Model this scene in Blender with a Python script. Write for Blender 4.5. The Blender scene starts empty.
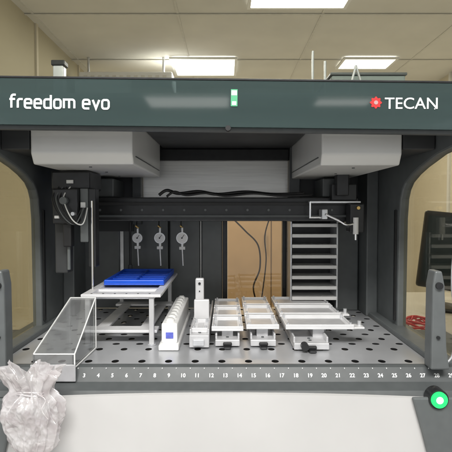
import bpy, bmesh, math, random
from mathutils import Vector, Matrix, noise
random.seed(4)
C = bpy.context.scene.collection
R = math.radians

# ---------------------------------------------------------------- materials
def newmat(name):
    m = bpy.data.materials.new(name); m.use_nodes = True
    return m, m.node_tree, m.node_tree.nodes["Principled BSDF"]

def mat(name, col, rough=0.5, metal=0.0, var=0.08, scale=30, bump=0.0, stretch=(1,1,1), rvar=0.1, coat=0.0, spec=0.5):
    m, nt, p = newmat(name)
    N = nt.nodes; L = nt.links
    tc = N.new("ShaderNodeTexCoord"); mp = N.new("ShaderNodeMapping"); mp.inputs["Scale"].default_value = stretch
    nz = N.new("ShaderNodeTexNoise"); nz.inputs["Scale"].default_value = scale; nz.inputs["Detail"].default_value = 6
    L.new(tc.outputs["Object"], mp.inputs[0]); L.new(mp.outputs[0], nz.inputs["Vector"])
    cr = N.new("ShaderNodeValToRGB")
    cr.color_ramp.elements[0].position = 0.3; cr.color_ramp.elements[1].position = 0.7
    cr.color_ramp.elements[0].color = tuple(c*(1-var) for c in col)+(1,)
    cr.color_ramp.elements[1].color = tuple(min(1, c*(1+var)) for c in col)+(1,)
    L.new(nz.outputs["Fac"], cr.inputs[0]); L.new(cr.outputs[0], p.inputs["Base Color"])
    mr = N.new("ShaderNodeMapRange"); mr.inputs["To Min"].default_value = max(0.02, rough-rvar); mr.inputs["To Max"].default_value = min(1, rough+rvar)
    nz2 = N.new("ShaderNodeTexNoise"); nz2.inputs["Scale"].default_value = scale*0.4; nz2.inputs["Detail"].default_value = 4
    L.new(mp.outputs[0], nz2.inputs["Vector"]); L.new(nz2.outputs["Fac"], mr.inputs["Value"]); L.new(mr.outputs[0], p.inputs["Roughness"])
    p.inputs["Metallic"].default_value = metal
    p.inputs["Coat Weight"].default_value = coat
    p.inputs["Specular IOR Level"].default_value = spec
    if bump:
        b = N.new("ShaderNodeBump"); b.inputs["Strength"].default_value = bump; b.inputs["Distance"].default_value = 0.001
        L.new(nz.outputs["Fac"], b.inputs["Height"]); L.new(b.outputs[0], p.inputs["Normal"])
    return m

def glass(name, tint, gloss=0.08, rough=0.03, body=None, bodyfac=0.0, fres=0.5):
    m = bpy.data.materials.new(name); m.use_nodes = True
    nt = m.node_tree; N = nt.nodes; L = nt.links; N.clear()
    out = N.new("ShaderNodeOutputMaterial"); tr = N.new("ShaderNodeBsdfTransparent"); tr.inputs[0].default_value = tint+(1,)
    src = tr
    if body:
        nz = N.new("ShaderNodeTexNoise"); nz.inputs["Scale"].default_value = 4
        cr = N.new("ShaderNodeValToRGB")
        cr.color_ramp.elements[0].color = tuple(c*0.85 for c in body)+(1,); cr.color_ramp.elements[1].color = tuple(c*1.15 for c in body)+(1,)
        L.new(nz.outputs["Fac"], cr.inputs[0])
        df = N.new("ShaderNodeBsdfDiffuse"); L.new(cr.outputs[0], df.inputs[0])
        mx0 = N.new("ShaderNodeMixShader"); mx0.inputs[0].default_value = bodyfac
        L.new(tr.outputs[0], mx0.inputs[1]); L.new(df.outputs[0], mx0.inputs[2]); src = mx0
    gl = N.new("ShaderNodeBsdfGlossy"); gl.inputs["Roughness"].default_value = rough
    lw = N.new("ShaderNodeLayerWeight"); lw.inputs[0].default_value = 0.25
    ma = N.new("ShaderNodeMath"); ma.operation = 'MULTIPLY_ADD'; ma.inputs[1].default_value = fres; ma.inputs[2].default_value = gloss
    L.new(lw.outputs["Fresnel"], ma.inputs[0])
    mx = N.new("ShaderNodeMixShader"); L.new(ma.outputs[0], mx.inputs[0]); L.new(src.outputs[0], mx.inputs[1]); L.new(gl.outputs[0], mx.inputs[2])
    L.new(mx.outputs[0], out.inputs[0])
    return m

def emit(name, col, s):
    m, nt, p = newmat(name)
    p.inputs["Base Color"].default_value = tuple(c*.3 for c in col)+(1,); p.inputs["Emission Color"].default_value = col+(1,); p.inputs["Emission Strength"].default_value = s
    return m

CHAR = mat("charcoal paint", (0.070,0.077,0.079), 0.42, 0.0, 0.08, 60, 0.15)
CHAR2 = mat("slate side paint", (0.112,0.122,0.124), 0.40, 0.0, 0.07, 50, 0.15)
DARK = mat("black anodised", (0.026,0.027,0.029), 0.34, 0.3, 0.15, 80)
BLACK = mat("black rubber and hole shade", (0.010,0.010,0.011), 0.5)
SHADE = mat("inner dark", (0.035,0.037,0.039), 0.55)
LIGHTG = mat("light grey cover", (0.74,0.74,0.72), 0.36, 0.15, 0.04, 8)
COVER = mat("lower cover paint", (0.56,0.555,0.55), 0.5, 0.0, 0.05, 5)
WHITE = mat("white plastic", (0.80,0.80,0.79), 0.36, 0.0, 0.03, 20)
CARR = mat("grey anodised carrier", (0.55,0.55,0.56), 0.38, 0.3, 0.08, 40)
CARR2 = mat("pale carrier plate", (0.68,0.68,0.69), 0.40, 0.12, 0.05, 30)
DECKM = mat("deck aluminium", (0.50,0.51,0.53), 0.34, 0.45, 0.12, 8, 0.05)
ALU = mat("aluminium", (0.66,0.67,0.69), 0.32, 0.6, 0.08, 60)
STEEL = mat("brushed steel", (0.86,0.86,0.83), 0.32, 0.3, 0.09, 8, 0.05, (1,1,30))
CHROME = mat("chrome", (0.8,0.8,0.82), 0.15, 1.0, 0.03, rvar=.05)
BLUE = mat("blue plastic", (0.005,0.085,0.62), 0.36, 0, 0.1, 30)
BLUEL = mat("blue label ink", (0.10,0.12,0.48), 0.5, 0, 0.3, 90)
WTEXT = mat("white print", (0.86,0.87,0.87), 0.5, 0, 0.02)
RED = mat("red print", (0.60,0.02,0.02), 0.5, 0, 0.05)
GREEN = mat("green label", (0.08,0.40,0.20), 0.5, 0, 0.1)
BRASS = mat("brass", (0.6,0.42,0.16), 0.3, 0.9, 0.1)
WALLM = mat("cream wall paint", (0.64,0.58,0.45), 0.75, 0, 0.05, 2)
WALLL = mat("olive wall paint", (0.48,0.43,0.30), 0.75, 0, 0.07, 2)
CEILM = mat("ceiling tile", (0.72,0.70,0.65), 0.85, 0, 0.05, 4)
CEILG = mat("ceiling grid", (0.67,0.65,0.60), 0.7)
FLOORM = mat("vinyl floor", (0.35,0.34,0.32), 0.4, 0, 0.08, 3)
BENCH = mat("bench laminate", (0.60,0.56,0.48), 0.4, 0, 0.05, 5)
TAN = mat("tan cupboard", (0.46,0.38,0.27), 0.5, 0, 0.08, 4)
BANNER = glass("tinted banner glass", (0.36,0.41,0.41), 0.03, 0.05, (0.050,0.078,0.077), 0.68, 0.45)
GCLEAR = glass("clear safety glass", (0.90,0.91,0.88), 0.02, fres=.25)
GSIDE = glass("smoked side glass", (0.90,0.88,0.80), 0.02, fres=.3)
GBACK = glass("amber back glass", (0.80,0.70,0.56), 0.06)
ACRYL = glass("acrylic chute", (0.93,0.94,0.94), 0.10, 0.06, (0.6,0.61,0.62), 0.10)
LAMPM = emit("lamp diffuser", (1.0,0.98,0.93), 5.0)
GLED = emit("green indicator", (0.02,0.75,0.18), 1.2)
GLED2 = emit("pale indicator", (0.6,1.0,0.75), 1.5)

# ---------------------------------------------------------------- builder
def empty(name, loc, label, cat, group=None):
    e = bpy.data.objects.new(name, None); e.empty_display_size = 0.03; e.location = loc
    C.objects.link(e); e["label"] = label; e["category"] = cat
    if group: e["group"] = group
    return e

class B:
    def __init__(s): s.bm = bmesh.new(); s.mats = []
    def mi(s, m):
        if m not in s.mats: s.mats.append(m)
        return s.mats.index(m)
    def box(s, x0,x1,y0,y1,z0,z1, m, bev=0.0, M=None):
        t = bmesh.new(); bmesh.ops.create_cube(t, size=1)
        for v in t.verts:
            v.co = Vector((x0+(v.co.x+.5)*(x1-x0), y0+(v.co.y+.5)*(y1-y0), z0+(v.co.z+.5)*(z1-z0)))
        if bev:
            bev = min(bev, 0.45*min(abs(x1-x0),abs(y1-y0),abs(z1-z0)))
            bmesh.ops.bevel(t, geom=t.edges[:], offset=bev, segments=2, affect='EDGES', profile=0.5)
        return s._merge(t, m, M)
    def _merge(s, t, m, M=None, smooth=False, recalc=True):
        if M is not None: bmesh.ops.transform(t, matrix=M, verts=t.verts)
        i = s.mi(m)
        if recalc: bmesh.ops.recalc_face_normals(t, faces=t.faces)
        vm = {v: s.bm.verts.new(v.co) for v in t.verts}
        for f in t.faces:
            nf = s.bm.faces.new([vm[v] for v in f.verts]); nf.material_index = i; nf.smooth = smooth
        t.free(); return s
    def cyl(s, p0, p1, r, m, seg=20, r2=None):
        p0 = Vector(p0); p1 = Vector(p1); d = p1-p0
        t = bmesh.new()
        bmesh.ops.create_cone(t, cap_ends=True, segments=seg, radius1=r, radius2=r if r2 is None else r2, depth=d.length)
        q = d.to_track_quat('Z','Y').to_matrix().to_4x4()
        bmesh.ops.transform(t, matrix=Matrix.Translation((p0+p1)/2) @ q, verts=t.verts)
        return s._merge(t, m)
    def prism(s, pts, a0, a1, m, axis='X', bev=0.0):
        def mk(p, a):
            return (a,p[0],p[1]) if axis=='X' else ((p[0],a,p[1]) if axis=='Y' else (p[0],p[1],a))
        t = bmesh.new()
        A = [t.verts.new(mk(p,a0)) for p in pts]; Bv = [t.verts.new(mk(p,a1)) for p in pts]
        t.faces.new(A); t.faces.new(Bv[::-1]); n = len(pts)
        for i in range(n): t.faces.new([A[i],Bv[i],Bv[(i+1)%n],A[(i+1)%n]])
        bmesh.ops.recalc_face_normals(t, faces=t.faces)
        if bev: bmesh.ops.bevel(t, geom=t.edges[:], offset=bev, segments=2, affect='EDGES', profile=0.5)
        return s._merge(t, m)
    def ribbon(s, path, w, y0, y1, m, M):
        # flat mitred stroke in the XZ plane
        P=[Vector((p[0],p[1])) for p in path]; n=len(P); closed=(P[0]-P[-1]).length<1e-7
        Lp=[];Rp=[]
        for i in range(n):
            if closed: a=P[i]-P[i-1] if i>0 else P[0]-P[-2]; c=P[i+1]-P[i] if i<n-1 else P[1]-P[0]
            else:
                a=P[i]-P[i-1] if i>0 else P[1]-P[0]; c=P[i+1]-P[i] if i<n-1 else P[-1]-P[-2]
            a=a.normalized(); c=c.normalized(); na=Vector((-a.y,a.x)); nc=Vector((-c.y,c.x)); mt=(na+nc).normalized()
            k=w/2/max(.35,mt.dot(na)); Lp.append(P[i]+mt*k); Rp.append(P[i]-mt*k)
        t=bmesh.new()
        F=[[t.verts.new((q.x,y,q.y)) for q in arr] for arr in (Lp,Rp) for y in (y0,y1)]
        for i in range(n-1):
            t.faces.new([F[0][i],F[0][i+1],F[2][i+1],F[2][i]]); t.faces.new([F[1][i],F[3][i],F[3][i+1],F[1][i+1]])
            t.faces.new([F[0][i],F[1][i],F[1][i+1],F[0][i+1]]); t.faces.new([F[2][i],F[2][i+1],F[3][i+1],F[3][i]])
        return s._merge(t,m,M)
    def sheet(s, quad, th, m):
        q=[Vector(p) for p in quad]; n=(q[1]-q[0]).cross(q[3]-q[0]).normalized()*th
        t=bmesh.new(); A=[t.verts.new(p) for p in q]; D=[t.verts.new(p+n) for p in q]
        t.faces.new(A); t.faces.new(D[::-1]); k=len(q)
        for i in range(k): t.faces.new([A[i],D[i],D[(i+1)%k],A[(i+1)%k]])
        return s._merge(t,m)
    def tube(s, pts, r, m, seg=8):
        pts = [Vector(p) for p in pts]
        rings = []; t = bmesh.new(); prev = None
        for i,p in enumerate(pts):
            d = (pts[min(i+1,len(pts)-1)]-pts[max(i-1,0)]).normalized()
            if prev is None: a = d.orthogonal().normalized()
            else:
                a = (prev - d*prev.dot(d)); a = a.normalized() if a.length>1e-6 else d.orthogonal().normalized()
            prev = a; b = d.cross(a)
            rings.append([t.verts.new(p + (a*math.cos(k*2*math.pi/seg)+b*math.sin(k*2*math.pi/seg))*r) for k in range(seg)])
        for i in range(len(rings)-1):
            for k in range(seg):
                t.faces.new([rings[i][k],rings[i][(k+1)%seg],rings[i+1][(k+1)%seg],rings[i+1][k]])
        t.faces.new(rings[0]); t.faces.new(rings[-1][::-1])
        return s._merge(t, m, None, True)
    def done(s, name, parent=None, label=None, bevel=0.0, **props):
        me = bpy.data.meshes.new(name)
        if parent is not None:
            bmesh.ops.translate(s.bm, vec=-parent.matrix_basis.translation, verts=s.bm.verts)
        s.bm.to_mesh(me); s.bm.free()
        for m in s.mats: me.materials.append(m)
        o = bpy.data.objects.new(name, me); C.objects.link(o)
        if parent is not None: o.parent = parent
        if bevel:
            md = o.modifiers.new("b",'BEVEL'); md.width = bevel; md.segments = 2; md.limit_method='ANGLE'; md.angle_limit=R(50)
        if label: o["label"] = label
        for k,v in props.items(): o[k] = v
        return o

def smoothpath(pts, n=8):
    pts = [Vector(p) for p in pts]; out = []
    P = [pts[0]]+pts+[pts[-1]]
    for i in range(1,len(P)-2):
        for k in range(n):
            t = k/n; a,b,c,d = P[i-1],P[i],P[i+1],P[i+2]
            out.append(0.5*((2*b)+(c-a)*t+(2*a-5*b+4*c-d)*t*t+(-a+3*b-3*c+d)*t**3))
    out.append(pts[-1]); return out

def text_into(b, txt, x, y, z, size, m, align='CENTER', sx=1.0, offset=0.0, tilt=0.0, ext=0.0004):
    cu = bpy.data.curves.new("t",'FONT'); cu.body = txt; cu.size = size; cu.align_x = align; cu.align_y='BOTTOM_BASELINE'
    cu.extrude = ext; cu.offset = offset; cu.resolution_u = 4
    o = bpy.data.objects.new("t", cu); C.objects.link(o)
    bpy.context.view_layer.update()
    me = bpy.data.meshes.new_from_object(o.evaluated_get(bpy.context.evaluated_depsgraph_get()))
    t = bmesh.new(); t.from_mesh(me)
    M = Matrix.Translation((x,y,z)) @ Matrix.Rotation(R(90)-tilt,4,'X') @ Matrix.Diagonal((sx,1,1,1))
    b._merge(t, m, M)
    bpy.data.objects.remove(o); bpy.data.meshes.remove(me); bpy.data.curves.remove(cu)

# ================================================================ ROOM
def struct(b, name): return b.done(name, kind="structure")
b = B(); b.box(-3,3,-6.5,4.6,-0.95,-0.9,FLOORM); struct(b,"floor")
b = B()
b.box(-3,3,-6.5,4.6,1.5,1.55,CEILM)
for i in range(-3,4): b.box(i*0.9-0.30-0.007,i*0.9-.30+0.007,-6.4,4.2,1.496,1.4995,CEILG)
for j in range(-6,5): b.box(-3,3,j*0.9+.35-0.007,j*0.9+.35+0.007,1.492,1.4955,CEILG)
struct(b,"ceiling")
def wallthing(b,name,label):
    o=b.done(name); o["label"]=label; o["category"]="wall"; return o
b = B(); b.box(-1.25,2.1,4.2,4.3,-0.9,1.5,WALLM)
wallthing(b,"wall","cream painted room wall behind the machine")
b = B(); b.box(-1.35,-1.25,0.2,4.3,-0.9,1.5,WALLL)
for y in (0.9,1.5,2.3,3.2): b.box(-1.252,-1.238,y,y+0.03,-0.9,1.5,WALLM)
wallthing(b,"wall","olive partition wall with vertical joints beside the machine")
b = B(); b.box(2.0,2.1,0.2,4.2,-0.9,1.5,WALLM)
for y in (1.3,2.4,3.4): b.box(1.985,2.002,y,y+0.04,-0.9,1.5,LIGHTG)
wallthing(b,"wall","cream wall with narrow white trims")

def lamp(x,y,w,l,energy,rot=None):
    e = empty("ceiling_light",(x,y,1.49),"rectangular white recessed fluorescent ceiling light","ceiling light","ceiling lights")
    b=B(); b.box(x-w/2-.02,x+w/2+.02,y-l/2-.02,y-l/2,1.475,1.4895,WHITE); b.box(x-w/2-.02,x+w/2+.02,y+l/2,y+l/2+.02,1.475,1.4895,WHITE)
    b.box(x-w/2-.02,x-w/2,y-l/2,y+l/2,1.475,1.4895,WHITE); b.box(x+w/2,x+w/2+.02,y-l/2,y+l/2,1.475,1.4895,WHITE)
    b.done("frame",e)
    b=B(); b.box(x-w/2+.001,x+w/2-.001,y-l/2+.001,y+l/2-.001,1.478,1.486,LAMPM); b.done("diffuser",e)
    if energy:
        l_=bpy.data.lights.new("ceiling_lamp",'AREA'); l_.shape='RECTANGLE'; l_.size=w*.98; l_.size_y=l*.98; l_.energy=energy; l_.color=(1,.98,.95)
        o=bpy.data.objects.new("lamp",l_); C.objects.link(o); o.location=(x,y,1.474)
        if rot: o.rotation_euler=(R(rot),0,0)
lamp(-0.18,3.2,0.5,0.45,26)
lamp(1.15,3.1,0.4,0.25,16)
lamp(0.42,1.95,0.55,0.12,18)
lamp(-0.42,-4.6,0.9,0.5,0)
lamp(1.3,-4.6,0.6,0.3,0)
lamp(0.0,-1.35,1.5,0.6,62)
lamp(-1.5,-0.9,0.6,0.6,12)

e = empty("ceiling_duct",(-0.75,3.0,1.36),"white boxed ventilation duct with slots below the ceiling","duct")
b=B(); b.box(-1.15,-.42,2.9,3.2,1.24,1.36,WHITE,.01)
for i in range(12): b.box(-1.11+i*.056,-1.11+i*.056+.03,2.894,2.902,1.27,1.33,CEILG)
b.box(-1.15,-.42,2.88,2.902,1.235,1.25,ALU,.003)
for x in (-1.1,-.5): b.cyl((x,3.0,1.355),(x,3.0,1.498),.01,ALU)
b.done("duct_body",e)

e = empty("cupboard",(0.45,3.9,-0.9),"tall tan cupboard against the cream wall","cupboard")
b=B(); b.box(-0.1,1.0,3.85,4.18,-0.9,0.46,TAN,0.01); b.done("carcass",e)
for i in range(2):
    x=-0.09+i*0.54
    b=B(); b.box(x,x+0.53,3.82,3.845,-0.85,0.44,TAN,0.006); b.done("door",e)
    b=B(); b.cyl((x+.48,3.80,-.1),(x+.48,3.80,.06),.008,CHROME); b.done("handle",e)

e = empty("bench",(1.1,1.2,-0.9),"pale laminate laboratory bench beside the wall","bench")
b=B(); b.box(0.52,1.9,0.75,1.75,-0.21,-0.17,BENCH,0.005); b.done("bench_top",e)
for x,y in ((0.58,.8),(1.82,.8),(.58,1.68),(1.82,1.68)):
    b=B(); b.box(x-.025,x+.025,y-.025,y+.025,-0.9,-0.211,ALU,0.003); b.done("leg",e)
e = empty("monitor",(1.06,1.3,-0.17),"black computer monitor seen at an angle on the pale bench","monitor")
Mr = Matrix.Translation((1.07,1.25,0.06)) @ Matrix.Rotation(R(-24),4,'Z') @ Matrix.Rotation(R(6),4,'Y')
b=B(); b.box(-.20,.26,-.015,.03,-.15,.20,BLACK,0.012,Mr); b.box(-.1,.16,.029,.06,-.1,.12,BLACK,.01,Mr); b.done("casing",e)
b=B(); b.box(-.18,.24,-.0175,-.0145,-.125,.18,mat("screen",(0.02,0.03,0.035),0.2,rvar=.05),0,Mr); b.done("screen",e)
b=B(); b.box(-.03,.05,.031,.05,-.225,.02,BLACK,0.004,Mr); b.box(-.13,.15,-.08,.1,-.235,-.220,BLACK,0.005,Mr); b.done("stand",e)
e = empty("cable",(0.72,1.0,-0.17),"coiled red cable lying on the pale bench","cable")
b=B(); pts=[]
for i in range(70):
    a=i*0.42; pts.append((0.74+(0.045+.02*math.sin(i*.9))*math.cos(a),0.93+0.07*math.sin(a),-0.160+0.025*abs(math.sin(i*.37))))
b.tube(smoothpath(pts,3),0.004,RED); b.done("cable_coil",e)
e = empty("cable",(0.10,0.6,0.0),"black cable hanging behind the amber back window","cable")
b=B(); b.tube(smoothpath([(.02,.62,.255),(.06,.62,.215),(.10,.63,.17),(.105,.62,.10),(.085,.62,.04),(.10,.62,-.02)]),.0025,BLACK)
b.tube(smoothpath([(.14,.62,.27),(.12,.62,.20),(.125,.63,.12),(.11,.62,.0)]),.002,BLACK); b.done("cable_run",e)

# ================================================================ WORKSTATION
W = empty("liquid_handling_workstation",(0,0.25,-0.35),"dark grey liquid handling workstation with tinted glass hood and perforated deck","laboratory robot")
XL, XR = -0.43, 0.40

b = B(); t = bmesh.new(); tw = bmesh.new()
nx, ny = 32, 13; x0, x1 = -0.415, 0.375; y0, y1 = 0.004, 0.50
dx=(x1-x0)/nx; dy=(y1-y0)/ny; K=16
for i in range(nx):
    for j in range(ny):
        cx=x0+(i+.5)*dx; cy=y0+(j+.5)*dy
        hole = (i+j)%2==0 if j not in (0,1) else (i%2==0 if j==0 else False)
        if not hole:
            t.faces.new([t.verts.new((cx+sx*dx/2,cy+sy*dy/2,0)) for sx,sy in((-1,-1),(1,-1),(1,1),(-1,1))]); continue
        rx,ry = (0.0078,0.0068) if j%2 else (0.0068,0.0088)
        outer=[];inner=[];up=[];low=[]
        for k in range(K):
            a=2*math.pi*k/K + math.pi/4
            c,s_=math.cos(a),math.sin(a); q=max(abs(c),abs(s_))
            outer.append(t.verts.new((cx+c/q*dx/2,cy+s_/q*dy/2,0)))
            inner.append(t.verts.new((cx+c*rx,cy+s_*ry,0)))
            up.append(tw.verts.new((cx+c*rx,cy+s_*ry,0))); low.append(tw.verts.new((cx+c*rx,cy+s_*ry,-0.003)))
        for k in range(K):
            n=(k+1)%K
            t.faces.new([outer[k],outer[n],inner[n],inner[k]]); tw.faces.new([up[k],up[n],low[n],low[k]])
b._merge(t, DECKM, recalc=False); b._merge(tw, BLACK, recalc=False)  # black hole walls: shade inside the holes is put into the colour
b.done("deck",W)
b=B(); b.box(-.415,.375,0.004,.5,-.06,-.05,BLACK); b.done("hole_shade_plate",W)  # black plate added under the holes as painted shade

b=B()
prof=[(0.0035,0.002),(-0.004,0.003),(-0.010,0.0),(-0.022,-0.022),(-0.040,-0.031),(-0.045,-0.040),(-0.045,-0.055),(0.0035,-0.055)]
b.prism(prof,-0.62,0.62,CHAR,'X')
b.done("front_rail",W,bevel=0.0015)
b=B()
tilt=math.atan2(0.012,0.022)
for n in range(2,30):
    x=(84-226)/566 + (n-3)*14.125/566
    text_into(b,str(n),x,-0.0185,-0.0152,0.0094,WTEXT,offset=0.0002,tilt=tilt,ext=0.0004)
    b.cyl((x+0.0126,-0.0108,-0.0012),(x+0.0126,-0.0125,-0.002),0.0008,WTEXT,8)
b.done("number_scale",W)
b=B()
pts=[]
for i in range(25):
    x=-0.5+i*(1.0/24); pts.append((x,-0.031-0.012*(x/0.42)**2))
pts += [(0.5,-0.5),(-0.5,-0.5)]
b.prism(pts,-0.056,-0.047,COVER,'Y'); b.done("lower_cover",W)
b=B(); b.box(-.62,.62,-0.046,0.5,-.5,-.062,CHAR); b.done("base_cabinet",W)
pts=[(0.312,-0.034),(0.62,-0.034),(0.62,-0.5),(0.40,-0.5)]
for i in range(1,8): pts.append((0.40-0.088*(i/8)**1.6,-0.5+0.466*i/8))
b=B(); b.prism(pts,-0.064,-0.0565,CHAR2,'Y'); b.done("corner_cover",W,bevel=0.003)
b=B(); b.prism([(-0.62,-0.036),(-0.35,-0.036),(-0.375,-0.14),(-0.42,-0.5),(-0.62,-0.5)],-0.064,-0.0565,CHAR2,'Y')
b.done("corner_cover",W,bevel=0.003)
b=B(); b.cyl((0.355,-0.046,-0.036),(0.355,-0.0665,-0.036),0.0165,DARK,32); b.done("button_bezel",W)
b=B(); b.cyl((0.355,-0.066,-0.036),(0.355,-0.070,-0.036),0.0135,GLED,32); b.cyl((0.355,-0.0699,-0.036),(0.355,-0.071,-0.036),0.006,GLED2,24); b.done("power_button",W)

def c_plate(x,th,sgn):
    pts=[(0.52,-0.02),(0.255,-0.02),(0.25,0.26),(0.243,0.305),(0.232,0.325),(0.215,0.340),(0.18,0.355),(0.14,0.367),(0.06,0.385),(-0.04,0.395),(-0.04,0.49),(0.52,0.49)]
    b=B(); b.prism(pts,x,x+sgn*th,CHAR2,'X'); return b
c_plate(XR,0.022,1).done("side_frame",W,bevel=0.004)
c_plate(XL,0.022,-1).done("side_frame",W,bevel=0.004)
for x,s in ((XR,-1),(XL,1)):
    b=B(); b.box(min(x,x+s*0.03),max(x,x+s*0.03),0.40,0.52,0.0,0.42,CHAR2,0.003)
    b.done("column_cover",W)
    b=B(); b.box(min(x,x+s*0.004),max(x,x+s*0.004),0.262,0.272,0.02,0.28,DARK); b.done("column_seal",W)
b=B(); b.box(0.376,0.43,-0.004,0.52,-.06,0.010,CHAR2,0.004); b.done("side_rail",W)
b=B(); b.box(-0.47,-0.416,-0.004,0.52,-.06,0.010,CHAR2,0.004); b.done("side_rail",W)
b=B(); b.box(0.412,0.416,0.0,0.25,0.012,0.40,GSIDE); b.done("side_window",W)
b=B(); b.box(-0.446,-0.442,0.0,0.25,0.012,0.40,GSIDE); b.done("side_window",W)

b=B(); b.box(-0.45,0.42,0.0,0.52,0.476,0.488,CHAR,0.003)
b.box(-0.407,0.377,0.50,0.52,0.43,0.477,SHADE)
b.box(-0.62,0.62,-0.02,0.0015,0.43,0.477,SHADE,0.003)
b.done("roof",W)
b=B(); b.box(-0.235,0.175,0.505,0.515,0.262,0.43,STEEL); b.done("rear_reflector",W)
b=B(); b.box(-0.26,-0.236,0.47,0.52,0.24,0.475,CHAR,0.002); b.done("rear_frame",W)
b=B(); b.box(0.176,0.205,0.47,0.52,0.24,0.475,CHAR,0.002); b.done("rear_frame",W)
b=B(); b.box(-0.2355,0.1755,0.48,0.503,0.418,0.45,DARK,0.002); b.done("rear_frame",W)
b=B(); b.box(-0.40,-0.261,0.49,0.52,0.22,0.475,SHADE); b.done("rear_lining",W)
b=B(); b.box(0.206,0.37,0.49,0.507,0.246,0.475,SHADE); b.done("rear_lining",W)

def cover(xa,xb,ya,yb,zb,mir):
    b=B()
    b.prism([(ya,zb+0.02),(ya+0.012,zb),(yb,zb),(yb,0.475),(ya,0.475)],xa,xb,LIGHTG,'X',0.003)
    xi = xb if mir else xa
    s = 1 if mir else -1
    b.box(min(xi,xi+s*.0015),max(xi,xi+s*.0015),ya+.03,yb-.02,zb+.016,zb+.018,CHAR)
    for yy in (ya+.06,(ya+yb)/2,yb-.06): b.cyl(((xa+xb)/2,yy,zb+.001),((xa+xb)/2,yy,zb-.0015),.003,CHAR)
    return b
cover(0.182,0.335,0.06,0.49,0.366,False).done("drive_cover",W)
cover(-0.372,-0.178,0.06,0.44,0.368,True).done("drive_cover",W)
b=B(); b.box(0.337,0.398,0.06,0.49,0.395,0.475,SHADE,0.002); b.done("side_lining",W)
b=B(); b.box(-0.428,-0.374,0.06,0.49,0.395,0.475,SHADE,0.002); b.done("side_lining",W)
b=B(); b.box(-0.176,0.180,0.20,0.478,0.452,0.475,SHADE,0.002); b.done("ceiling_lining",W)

b=B()
b.box(-0.395,0.335,0.35,0.385,0.252,0.312,DARK,0.003)
b.box(-0.395,0.335,0.343,0.351,0.292,0.300,BLACK,0.001)
b.box(-0.395,0.335,0.344,0.351,0.262,0.268,CHAR,0.001)
for i in range(14): b.cyl((-0.37+i*0.053,0.351,0.280),(-0.37+i*0.053,0.347,0.280),0.003,CHAR2,12)
b.done("guide_beam",W)
for s in (-0.32,0.28):
    b=B(); b.box(s-0.035,s+0.035,0.36,0.48,0.313,0.36,CHAR,0.003); b.done("beam_bracket",W)
b=B(); pts=[(-0.17,0.36,0.318),(-0.15,0.36,0.330),(-0.12,0.36,0.322),(-0.07,0.36,0.327),(-0.02,0.36,0.320),(0.05,0.36,0.326),(0.12,0.36,0.320),(0.2,0.36,0.322)]
b.tube(smoothpath(pts),0.004,BLACK); b.tube(smoothpath([(p[0]+.02,p[1]-.005,p[2]-.004) for p in pts]),0.003,BLACK)
b.done("cable",W)

for xa,xb in ((-0.42,-0.303),(-0.292,-0.165),(-0.160,-0.075),(-0.069,-0.0105)):
    b=B(); b.box(xa,xb,0.50,0.516,0.0,0.265,CHAR2,0.003); b.done("rear_wall",W)
b=B(); b.box(-.42,-.0105,.5165,.52,0,.265,SHADE); b.box(-.3025,-.2925,.508,.517,0,.26,ALU); b.box(-.0735,-.0705,.508,.517,0,.26,LIGHTG); b.done("rear_backing",W)
b=B(); b.box(-0.010,0.004,0.495,0.522,0.0,0.26,DARK,0.002); b.done("window_post",W)
b=B(); b.box(0.160,0.172,0.495,0.522,0.0,0.26,DARK,0.002); b.done("window_post",W)
b=B(); b.box(0.1725,0.395,0.508,0.52,0.0,0.245,SHADE); b.done("rear_wall",W)
b=B(); b.box(0.300,0.368,0.47,0.505,0.0,0.245,CHAR2,0.003); b.done("rear_wall",W)
b=B(); b.box(0.005,0.159,0.512,0.516,0.0,0.26,GBACK); b.done("rear_window",W)

sl = math.atan(0.012)
Mb = Matrix.Translation((0,-0.05,0.46)) @ Matrix.Rotation(sl,4,'Y')
HT=0.0345
b=B(); b.box(-0.62,0.62,-0.004,0.004,-0.042,HT-.0005,BANNER,0.0,Mb); b.done("hood_banner",W)
b=B(); b.box(-0.62,0.62,0.005,0.016,-0.049,-0.036,CHAR,0.003,Mb)
b.cyl(Mb@Vector((0.004,0.006,-0.044)),Mb@Vector((0.004,-0.006,-0.044)),0.0045,BLACK); b.done("hood_edge",W)
b=B(); b.box(-0.62,0.62,-0.003,0.003,HT+.004,0.36,GCLEAR,0,Mb); b.done("hood_glass",W)
b=B(); b.box(-0.62,0.62,-0.005,0.005,HT,HT+.0035,DARK,0.001,Mb); b.done("hood_trim",W)
for (xa,ya,xb,yb,zt) in ((.175,.12,.175,.12,.60),(.20,.12,.20,.12,.58),(.27,.15,.245,.15,.58),(.27,.15,.30,.15,.58)):
    b=B(); b.cyl((xa,ya,zt if xa==xb else .58),(xb,yb,.485),.0025,ALU,10); b.done("hood_support",W)
b=B(); b.box(-.335,-.315,.08,.10,.486,.56,ALU,.002); b.box(-.338,-.312,.078,.102,.5595,.57,DARK,.002); b.done("hood_hinge",W)
b=B(); b.box(-.30,-.19,.10,.12,.487,.543,LIGHTG,.003); b.done("roof_module",W)

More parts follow.
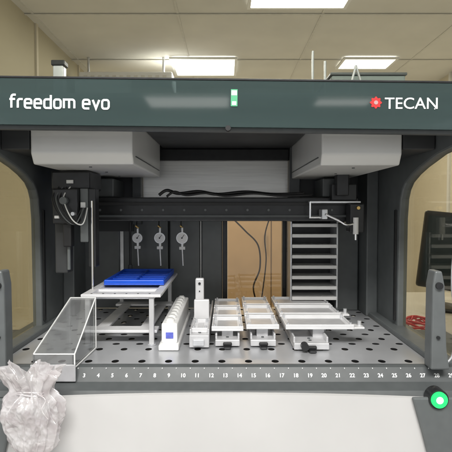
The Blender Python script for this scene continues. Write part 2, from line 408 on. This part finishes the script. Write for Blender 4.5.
b=B()
def arc(cx,cy,rx,ry,a0,a1,n=6): return [(cx+rx*math.cos(R(a0+(a1-a0)*i/n)),cy+ry*math.sin(R(a0+(a1-a0)*i/n))) for i in range(n+1)]
c1=arc(.62,.72,.28,.28,0,90); c2=arc(.28,.72,.28,.28,90,180); c3=arc(.28,.28,.28,.28,180,270); c4=arc(.62,.28,.28,.28,270,360)
L_={
'f':[[(0.12,0)]+arc(.42,1.2,.30,.30,180,90)+[(.72,1.5)],[(-.14,1.0),(-.015,1.0)],[(.255,1.0),(.62,1.0)]],
'r':[[(0.05,0)]+arc(.33,.72,.28,.28,180,90)+[(.72,1)]],
'e':[[(.14,.52),(.9,.52)]+c1+c2+c3+[(.86,0)]],
'd':[[(.9,1.5),(.9,0)]+c3[::-1]+c2[::-1]+[(.765,1)]],
'o':[[(.45,0)]+c4+c1+c2+c3+[(.45,0)]],
'm':[[(0,0),(0,1)]+arc(1.16,.72,.28,.28,90,0)+[(1.44,0)],[(.72,0),(.72,.87)]],
'v':[[(0,1),(.45,0.02),(.9,1)]]}
adv={'f':.95,'r':1.02,'e':1.34,'d':1.36,'o':1.34,'m':1.88,'v':1.30,' ':.75}
x=-0.357; sc=0.0142; base=-0.0145
tot=sum(adv[c] for c in "freedom evo"); sx=0.168/tot
for ch in "freedom evo":
    for path in L_.get(ch,[]):
        b.ribbon([(x+px*sx, base+pz*sc) for px,pz in path],0.0034,-0.0052,-0.0043,WTEXT,Mb)
    x+=adv[ch]*sx
b.done("hood_lettering",W)
b=B()
p=Mb@Vector((0.263,-0.0046,-0.009)); text_into(b,"TECAN",p.x,p.y,p.z,0.0265,WTEXT,'LEFT',1.04,0.0001,ext=0.0004)
p=Mb@Vector((0.3445,-0.0046,-0.009)); text_into(b,".",p.x,p.y,p.z,0.016,WTEXT,'LEFT')
b.done("maker_lettering",W)
b=B()
cx,cz=0.2485,0.001
pts=[]
for i in range(48):
    a=2*math.pi*i/48; r=0.0088+0.0013*math.cos(8*a); q=Mb@Vector((cx+r*math.cos(a),-0.0046,cz+r*math.sin(a))); pts.append((q.x,q.z))
b.prism(pts,-0.0548,-0.0540,RED,'Y')
q=Mb@Vector((cx,0,cz)); b.cyl((q.x,-0.0554,q.z),(q.x,-0.0547,q.z),0.0034,mat("emblem centre",(.5,.3,.3)))
b.done("emblem",W)
b=B(); b.box(0.008,0.019,-0.0052,-0.0043,-0.008,0.020,GREEN,0,Mb); b.box(0.009,0.018,-0.0056,-0.0051,0.010,0.018,WTEXT,0,Mb)
b.box(0.010,0.017,-0.0056,-0.0051,-0.006,0.000,WTEXT,0,Mb)
b.done("approval_sticker",W)
def post(x,s):
    b=B()
    b.prism([(x-.011,0.003),(x-.010,.15),(x-.006,.175),(x+.006,.175),(x+.011,.15),(x+.016,0.04),(x+.022,0.003)] if s>0 else
            [(x-.022,0.003),(x-.016,.04),(x-.011,.15),(x-.006,.175),(x+.006,.175),(x+.010,.15),(x+.011,0.003)],-0.035,-0.004,CHAR2,'Y',0.003)
    b.cyl((x,-0.034,.150),(x,-0.040,.150),.006,DARK); b.cyl((x,-0.034,.06),(x,-0.038,.06),.003,DARK)
    return b
post(0.366,1).done("hood_latch_post",W)
post(-0.392,-1).done("hood_latch_post",W)
b=B(); b.tube(smoothpath([(.388,-.02,.01),(.400,-.02,.03),(.402,-.02,.09),(.396,-.02,.15),(.405,-.01,.22),(.43,0,.33),(.45,0.02,.42)]),0.0022,ALU); b.done("gas_strut",W)

A = empty("pipetting_arm",(-0.33,0.22,0.21),"black pipetting arm with tubing hanging from the grey drive cover","robot arm")
b=B()
b.box(-0.385,-0.30,0.20,0.30,0.325,0.366,DARK,0.004)
b.box(-0.372,-0.318,0.17,0.25,0.25,0.326,DARK,0.003)
b.box(-0.352,-0.334,0.175,0.20,0.20,0.252,BLACK,0.003)
b.box(-0.3175,-0.300,0.185,0.225,0.21,0.327,CHAR2,0.002)
b.box(-0.301,-0.285,0.19,0.22,0.155,0.327,DARK,0.002)
b.box(-0.378,-0.350,0.20,0.24,0.14,0.252,SHADE,0.003)
b.done("arm_housing",A)
b=B(); b.cyl((-0.345,0.172,.30),(-0.345,0.158,.30),.008,CHAR2); b.done("fitting",A)
b=B(); b.cyl((-0.325,0.172,.272),(-0.325,0.158,.272),.004,ALU); b.done("fitting",A)
b=B(); b.box(-0.315,-0.305,0.180,0.186,.285,.297,WHITE,0.001); b.done("connector",A)
b=B(); b.box(-0.366,-0.356,0.164,0.1705,.262,.268,WHITE,0.001); b.done("connector",A)
b=B(); b.box(-0.350,-0.335,0.195,0.2005,.338,.346,LIGHTG,0.001); b.done("connector",A)
b=B(); b.cyl((-0.292,0.187,.30),(-0.292,0.187,.10),.0022,CHROME,10); b.done("probe",A)
b=B(); b.cyl((-0.343,0.187,.205),(-0.343,0.187,.15),.0035,CHAR2,10); b.done("probe",A)
for k in range(4):
    b=B(); b.tube(smoothpath([(-.36+k*.008,.18,.33),(-.37+k*.008,.165,.305),(-.355+k*.01,.160-.002*k,.27-.003*k),(-.33+k*.008,.165,.25),(-.31+k*.004,.175,.285)]),.0014,[BLACK,CHAR2,BLACK,LIGHTG][k]); b.done("tubing",A)
A = empty("gripper_arm",(0.27,0.30,0.2),"metal gripper mechanism mounted at the end of the black beam","robot arm")
b=B()
b.box(0.205,0.33,0.315,0.342,0.297,0.302,ALU,0.001)
b.cyl((0.206,0.317,0.300),(0.206,0.317,0.262),.003,CHROME); b.cyl((0.204,.317,.262),(0.24,.317,.262),.0025,CHROME)
b.box(0.232,0.246,0.30,0.342,.258,.282,ALU,0.002)
b.tube(smoothpath([(.24,.30,.27),(.27,.29,.255),(.29,.29,.245),(.315,.295,.25)]),.003,CHROME)
b.done("linkage",A)
b=B()
b.box(0.262,0.325,0.33,0.36,.3025,.345,DARK,0.003); b.box(0.30,0.335,0.30,0.342,.225,.296,DARK,0.003); b.box(.27,.30,.31,.342,.315,.40,DARK,.003)
b.done("gripper_body",A)
b=B(); b.cyl((.312,.294,.262),(.312,.294,.222),.0065,WHITE); b.cyl((.312,.294,.2225),(.312,.294,.208),.003,CHROME); b.done("valve",A)
b=B(); b.cyl((.318,.301,.285),(.318,.292,.285),.004,BRASS); b.done("fitting",A)

# ================================================================ things on the deck
def gauge(x,lab,r):
    y=0.43; z=0.205
    e=empty("pressure_gauge",(x,y,z),lab,"gauge","round gauges hanging behind the deck")
    b=B(); b.cyl((x,y-.006,z),(x,y+.006,z),r,ALU,32); b.cyl((x,y-.0068,z),(x,y-.0058,z),r*.86,WHITE,32)
    b.done("dial",e)
    b=B(); b.box(x-.0006,x+.0006,y-.0078,y-.0067,z-.001,z+r*.7,BLACK,0,Matrix.Translation((x,0,z))@Matrix.Rotation(R(35),4,'Y')@Matrix.Translation((-x,0,-z)))
    b.cyl((x,y-.0085,z),(x,y-.0067,z),.002,BLACK); b.done("needle",e)
    b=B(); b.cyl((x,y,z+r-.002),(x,y,z+r+.012),.0035,ALU); b.done("neck",e)
    b=B(); b.cyl((x,y,z-r+.002),(x,y,z-r-.008),.0045,ALU)
    b.box(x-.008,x+.008,y-.004,y+.004,z-r-.016,z-r-.0078,WHITE,.001)
    b.cyl((x,y,z-r-.0155),(x+.002,y,z-.075),.0022,ALU); b.done("fitting",e)
    b=B(); b.tube(smoothpath([(x,y,z+r+.011),(x-.004,y+.01,z+.04),(x-.001,y+.02,z+.06)]),.0012,BLACK)
    b.cyl((x-.006,y,z+.033),(x+.002,y+.003,z+.026),.0025,BRASS); b.done("hanging_wire",e)
gauge(-0.238,"white round gauge with brass fitting hanging from a wire",.0135)
gauge(-0.178,"white round gauge hanging beside the other two gauges",.0145)
gauge(-0.118,"slightly larger grey round gauge on a wire",.0155)
e=empty("hanging_rod",(-0.262,0.45,0.2),"thin dark rod hanging beside the gauges","rod")
b=B(); b.cyl((-.262,.45,.245),(-.262,.45,.12),.003,DARK); b.cyl((-.262,.45,.13),(-.262,.45,.10),.006,CHAR,16); b.done("rod_shaft",e)

T=empty("raised_rack",(-0.215,0.29,0.0),"white metal table rack with four legs standing on the perforated deck","rack")
ztop=.107
b=B()
xa,xb,ya,yb=-0.298,-0.134,0.12,0.46
b.box(xa,xb,ya,ya+.018,ztop-.006,ztop,CARR2,.001); b.box(xa,xb,yb-.018,yb,ztop-.006,ztop,CARR2,.001)
b.box(xa,xa+.018,ya+.0178,yb-.0178,ztop-.0065,ztop-.0003,CARR2,.001); b.box(xb-.018,xb,ya+.0178,yb-.0178,ztop-.0065,ztop-.0003,CARR2,.001)
for y in (.19,.28,.36): b.box(xa+.0175,xb-.0175,y,y+.022,ztop-.006,ztop-.001,CARR2,.001)
b.box(xa+.015,xb-.015,ya+.015,yb-.015,ztop-.012,ztop-.0055,ALU,.001)
for i in range(6): b.cyl((xa+.02+i*.024,ya+.009,ztop-.001),(xa+.02+i*.024,ya+.009,ztop+.0008),.002,CHAR,10)
b.done("table_top",T)
for x,y in ((xa+.012,ya+.01),(xb-.02,ya+.01),(xa+.012,yb-.01),(xb-.02,yb-.01)):
    b=B(); b.box(x-.005,x+.005,y-.005,y+.005,.003,ztop-.0062,CARR,.001); b.cyl((x,y,.0005),(x,y,.0038),.009,ALU); b.done("leg",T)
b=B(); b.box(xa+.004,xb-.01,ya+.014,ya+.05,.024,.030,CARR2,.001); b.box(xa+.004,xb-.01,yb-.05,yb-.014,.024,.030,CARR2,.001)
b.box(xa+.02,xa+.045,ya+.049,yb-.049,.0245,.0295,CARR2,.001); b.box(xb-.05,xb-.025,ya+.049,yb-.049,.0245,.0295,CARR2,.001); b.done("lower_shelf",T)
T=empty("blue_tray",(-0.215,0.34,ztop),"bright blue plastic tray lying on the white rack","tray")
b=B()
x0_,x1_,y0_,y1_=-.280,-.142,.235,.445
h=.013
b.box(x0_,x1_,y0_,y1_,ztop+.001,ztop+.004,BLUE,.001)
b.box(x0_,x1_,y0_,y0_+.005,ztop+.003,ztop+h,BLUE,.002); b.box(x0_,x1_,y1_-.005,y1_,ztop+.003,ztop+h,BLUE,.002)
b.box(x0_,x0_+.005,y0_+.0048,y1_-.0048,ztop+.003,ztop+h-.0002,BLUE,.002); b.box(x1_-.005,x1_,y0_+.0048,y1_-.0048,ztop+.003,ztop+h-.0002,BLUE,.002)
b.box((x0_+x1_)/2-.002,(x0_+x1_)/2+.002,y0_+.0048,y1_-.0048,ztop+.003,ztop+h-.002,BLUE,.001)
for i in range(5): b.box(x0_+.0048,x1_-.0048,y0_+.03+i*.035,y0_+.033+i*.035,ztop+.003,ztop+.0085,BLUE,.0008)
b.done("tray_body",T)

T=empty("tube_strip_rack",(-0.112,0.25,0.0),"narrow white tube rack with blue print beside the raised rack","rack")
b=B(); b.box(-.134,-.094,.085,.40,.001,.012,WHITE,.002); b.box(-.130,-.098,.10,.39,.0115,.052,WHITE,.003); b.done("rack_body",T)
for i in range(9):
    y=.12+i*.031; b=B(); b.cyl((-.114,y,.0515),(-.114,y,.057),.0085,WHITE,18); b.cyl((-.114,y,.0568),(-.114,y,.0595),.006,LIGHTG,18); b.done("tube_cap",T)
b=B(); b.box(-.1312,-.1302,.115,.375,.020,.046,WHITE)
for i in range(8):
    y=.118+i*.032; b.box(-.1320,-.1311,y,y+.018,.024,.042,BLUEL)
b.done("printed_label",T)
b=B(); b.box(-.121,-.106,.0985,.1005,.022,.034,BLUEL); b.done("end_label",T)

def carrier(x0,x1,ya,yb,name,label,plates,hz=.016,foot=True,grp=None):
    T=empty(name,((x0+x1)/2,(ya+yb)/2,0),label,"plate carrier",grp)
    b=B()
    b.box(x0,x1,ya,yb,.003,hz,CARR,.0015)
    b.box(x0,x0+.004,ya+.01,yb,hz-.001,hz+.010,CARR,.001); b.box(x1-.004,x1,ya+.01,yb,hz-.001,hz+.010,CARR,.001)
    for y in (ya+.02,ya+.035): b.cyl(((x0+x1)/2,y,hz-.001),((x0+x1)/2,y,hz+.0015),.003,CHAR,12)
    for (px0,px1,py0,py1,pz) in plates:
        cxm=(px0+px1)/2
        b.box(cxm-.012,cxm+.012,(py0+py1)/2-.03,(py0+py1)/2+.03,hz-.0005,pz+.0005,CARR,.001)
    b.done("carrier_base",T)
    for (px0,px1,py0,py1,pz) in plates:
        b=B(); b.box(px0,px1,py0,py1,pz,pz+.004,CARR2,.001)
        w=.0035
        b.box(px0,px1,py0,py0+w,pz+.003,pz+.010,CARR2,.001); b.box(px0,px1,py1-w,py1,pz+.003,pz+.010,CARR2,.001)
        b.box(px0+.0002,px0+w,py0+w-.0005,py1-w+.0005,pz+.003,pz+.008,CARR2,.001); b.box(px1-w,px1-.0002,py0+w-.0005,py1-w+.0005,pz+.003,pz+.008,CARR2,.001)
        b.box(px0+.012,px1-.012,py0+.015,py1-.015,pz+.0035,pz+.0052,CARR,.0005)
        for qx in (px0+.006,px1-.006):
            for qy in (py0+.006,py1-.006): b.cyl((qx,qy,pz+.003),(qx,qy,pz+.0135),.0025,ALU,12)
        b.done("plate_nest",T)
    if foot:
        b=B(); m=(x0+x1)/2; b.box(m-.007,m+.007,ya-.018,ya+.01,.001,.0055,DARK,.002); b.box(m-.009,m+.009,ya-.008,ya-.0005,.005,.012,BLACK,.002); b.done("locking_tab",T)
    return T
T=carrier(-.074,-.034,.10,.42,"tip_carrier","narrow pale carrier with a tall upright tab on the deck",[(-.072,-.036,.12,.20,.028)],.028,False)
b=B(); b.box(-.072,-.052,.26,.275,.0275,.120,CARR2,.003); b.box(-.074,-.040,.255,.30,.0275,.060,CARR,.002)
b.cyl((-.062,.2575,.108),(-.062,.2615,.108),.003,DARK); b.cyl((-.062,.2575,.09),(-.062,.2615,.09),.0015,DARK); b.done("upright_tab",T)
b=B(); b.box(-.072,-.038,.215,.228,.0275,.078,CARR2,.002); b.box(-.068,-.058,.2275,.2565,.05,.062,CARR2,.002); b.done("upright_block",T)
b=B(); b.box(-.066,-.044,.095,.1005,.008,.02,ALU,.001); b.done("end_stop",T)
G="grey plate carriers on the deck"
carrier(-.022,.028,.11,.45,"plate_carrier","grey three-position plate carrier clipped onto the deck",
  [(-.030,.036,.125,.215,.030),(-.030,.036,.235,.325,.030),(-.030,.036,.345,.435,.030)],grp=G)
carrier(.050,.102,.11,.45,"plate_carrier","grey plate carrier with raised nests beside the wide carrier",
  [(.042,.110,.125,.215,.034),(.042,.110,.235,.325,.034),(.042,.110,.345,.435,.034)],grp=G)
T=carrier(.135,.205,.085,.45,"plate_carrier","wide pale plate carrier with overhanging side trays and black knob",
  [(.122,.262,.115,.205,.036),(.122,.262,.228,.318,.036),(.122,.262,.340,.430,.036)],grp=G)
for y in (.12,.24):
    b=B(); b.box(.261,.285,y,y+.03,.0355,.0395,CARR2,.001); b.cyl((.278,y+.015,.039),(.278,y+.015,.05),.004,ALU); b.done("side_bracket",T)
b=B(); b.cyl((.155,.086,.012),(.155,.070,.012),.0075,BLACK); b.done("knob",T)

T=empty("plate_hotel",(0.232,0.44,0),"tall shelf stack with eight white shelves standing at the deck rear","shelf stack")
b=B(); b.box(.168,.298,.40,.49,.0005,.021,CHAR,.002)
for x in (.170,.292): b.box(x,x+.004,.405,.485,.0205,.25,ALU,.0005)
b.box(.1735,.2925,.482,.486,.0205,.25,DARK); b.done("frame",T)
for i in range(8):
    z=.045+i*.0275
    b=B(); b.box(.1738,.2922,.400,.4825,z,z+.004,WHITE,.001); b.box(.1738,.2922,.396,.4005,z-.002,z+.007,WHITE,.001); b.done("shelf",T)

# waste chute
T=empty("waste_chute",(-0.295,0.03,0.0),"clear acrylic sloping waste chute at the deck edge","chute")
fl,fr=(-.338,-.022),(-.266,-.022)
bl,br_=(-.312,.10),(-.262,.10)
zt=.104
b=B()
b.sheet([(fl[0],fl[1],.026),(fr[0],fr[1],.026),(br_[0],br_[1],zt),(bl[0],bl[1],zt)],.002,ACRYL)
b.sheet([(fl[0]+.0001,fl[1],.004),(fl[0]+.0001,fl[1],.0255),(bl[0]+.0001,bl[1],zt-.001),(bl[0]+.0001,bl[1],.004)],.002,ACRYL)
b.sheet([(fr[0],fr[1],.004),(fr[0],fr[1],.0255),(br_[0],br_[1],zt-.001),(br_[0],br_[1],.004)],.002,ACRYL)
b.sheet([(fl[0]+.003,fl[1]-.001,.004),(fr[0]-.003,fr[1]-.001,.004),(fr[0]-.003,fr[1]-.001,.0255),(fl[0]+.003,fl[1]-.001,.0255)],.002,ACRYL)
b.done("chute_body",T)
b=B()
for p,q in (((fl[0],fl[1],.027),(bl[0],bl[1],zt)),((fr[0],fr[1],.027),(br_[0],br_[1],zt)),((bl[0],bl[1],zt),(br_[0],br_[1],zt)),((fl[0],fl[1],.027),(fr[0],fr[1],.027)),((fr[0],fr[1],.003),(br_[0],br_[1],.003)),((fr[0],fr[1],.003),(fr[0],fr[1],.027)),((br_[0],br_[1],.003),(br_[0],br_[1],zt))):
    b.cyl(p,q,.0013,WHITE,8)
b.done("rim",T)
b=B(); b.box(-.342,-.263,-.028,-.0245,-.02,.010,ALU,.001); b.done("front_lip",T)

# plastic bag
T=empty("plastic_bag",(-0.312,-0.07,-0.04),"crumpled translucent white plastic bag hanging from the chute","bag")
BAG = bpy.data.materials.new("bag film"); BAG.use_nodes=True
nt=BAG.node_tree;N=nt.nodes;L=nt.links;N.clear()
out=N.new("ShaderNodeOutputMaterial")
tc=N.new("ShaderNodeTexCoord")
nz=N.new("ShaderNodeTexNoise"); nz.inputs["Scale"].default_value=28; nz.inputs["Detail"].default_value=3; nz.inputs["Distortion"].default_value=1.5
L.new(tc.outputs["Object"],nz.inputs["Vector"])
cr=N.new("ShaderNodeValToRGB"); cr.color_ramp.elements[0].color=(.66,.61,.62,1); cr.color_ramp.elements[1].color=(.93,.91,.92,1); cr.color_ramp.elements[0].position=.38; cr.color_ramp.elements[1].position=.58
L.new(nz.outputs["Fac"],cr.inputs[0])
bp=N.new("ShaderNodeBump"); bp.inputs["Strength"].default_value=.7; bp.inputs["Distance"].default_value=.004; L.new(nz.outputs["Fac"],bp.inputs["Height"])
df=N.new("ShaderNodeBsdfDiffuse"); tl=N.new("ShaderNodeBsdfTranslucent"); gl=N.new("ShaderNodeBsdfGlossy"); gl.inputs["Roughness"].default_value=.16; tr=N.new("ShaderNodeBsdfTransparent")
for s in (df,tl): L.new(cr.outputs[0],s.inputs[0])
for s in (df,gl): L.new(bp.outputs[0],s.inputs["Normal"])
def mix(f,a,c):
    m=N.new("ShaderNodeMixShader"); m.inputs[0].default_value=f; L.new(a.outputs[0],m.inputs[1]); L.new(c.outputs[0],m.inputs[2]); return m
m1=mix(.3,df,tl); m2=mix(.25,m1,gl); m3=mix(.32,m2,tr); L.new(m3.outputs[0],out.inputs[0])
b=B(); t=bmesh.new(); na,nh=260,110; rings=[]
for j in range(nh+1):
    h=j/nh
    z=0.022-0.137*h
    neck=math.exp(-((h-0.24)/0.10)**2)
    w=0.038+0.012*math.sin(math.pi*min(1,h*1.1))-0.016*neck
    if h<.12: w+=0.012*(1-h/.12)
    if h>.9: w*=math.sqrt(max(0.02,1-((h-.9)/.1)**2))
    ring=[]
    for i in range(na):
        a=2*math.pi*i/na
        n1=noise.noise(Vector((math.cos(a)*2.2,math.sin(a)*2.2,h*3+7)))
        n2=noise.noise(Vector((math.cos(a)*5,math.sin(a)*5,h*7+2)))
        pleat=math.sin(13*a+5*n1+2*h)*(0.07+0.10*neck+0.10*(1-h)**3)
        crease=-0.16*abs(n2)-0.10*abs(noise.noise(Vector((math.cos(a)*9,math.sin(a)*9,h*14))))
        q=1+pleat+0.30*n1+crease
        ring.append(t.verts.new((-.318+w*q*math.cos(a)+.006*h,-.086+w*.5*q*math.sin(a),z+.010*n1*(1-h)+.007*math.sin(5*a+1)*(1-h)**2)))
    rings.append(ring)
for j in range(nh):
    for i in range(na):
        k=(i+1)%na; t.faces.new([rings[j][i],rings[j][k],rings[j+1][k],rings[j+1][i]])
b._merge(t,BAG,None,True); b.done("bag_film",T)
b=B()
for k in range(2):
    pts=[(-.317+.029*math.cos(a),-.086+.0165*math.sin(a),-.012-.004*k+.002*math.sin(3*a+k)) for a in [i*2*math.pi/24 for i in range(25)]]
    b.tube(pts,.0011,BAG)
b.tube(smoothpath([(-.300,-.103,-.012),(-.285,-.108,-.02),(-.29,-.110,-.035),(-.28,-.111,-.05)]),.0011,BAG)
b.done("tie",T)

T=empty("equipment_box",(0.29,0.3,0.488),"grey green metal box lying on the machine roof","box")
b=B(); b.box(.235,.40,.22,.42,.489,.580,mat("grey green box",(.24,.28,.27),.5),.004); b.box(.232,.403,.217,.423,.5795,.586,CHAR2,.002); b.done("casing",T)
b=B(); b.cyl((.318,.221,.54),(.318,.213,.54),.006,CHROME); b.done("catch",T)

# ================================================================ light
w=bpy.data.worlds.new("World"); bpy.context.scene.world=w; w.use_nodes=True
w.node_tree.nodes["Background"].inputs[0].default_value=(0.96,0.98,1.0,1); w.node_tree.nodes["Background"].inputs[1].default_value=0.75

cam=bpy.data.cameras.new("camera"); cam.lens=36*476/452; cam.sensor_width=36; cam.clip_start=.01; cam.clip_end=50
co=bpy.data.objects.new("camera",cam); C.objects.link(co); co.location=(0,-0.85,0.28); co.rotation_euler=(R(90-1.92),0,0)
sc_=bpy.context.scene; sc_.camera=co
sc_.view_settings.view_transform='Standard'; sc_.view_settings.look='None'; sc_.view_settings.exposure=0
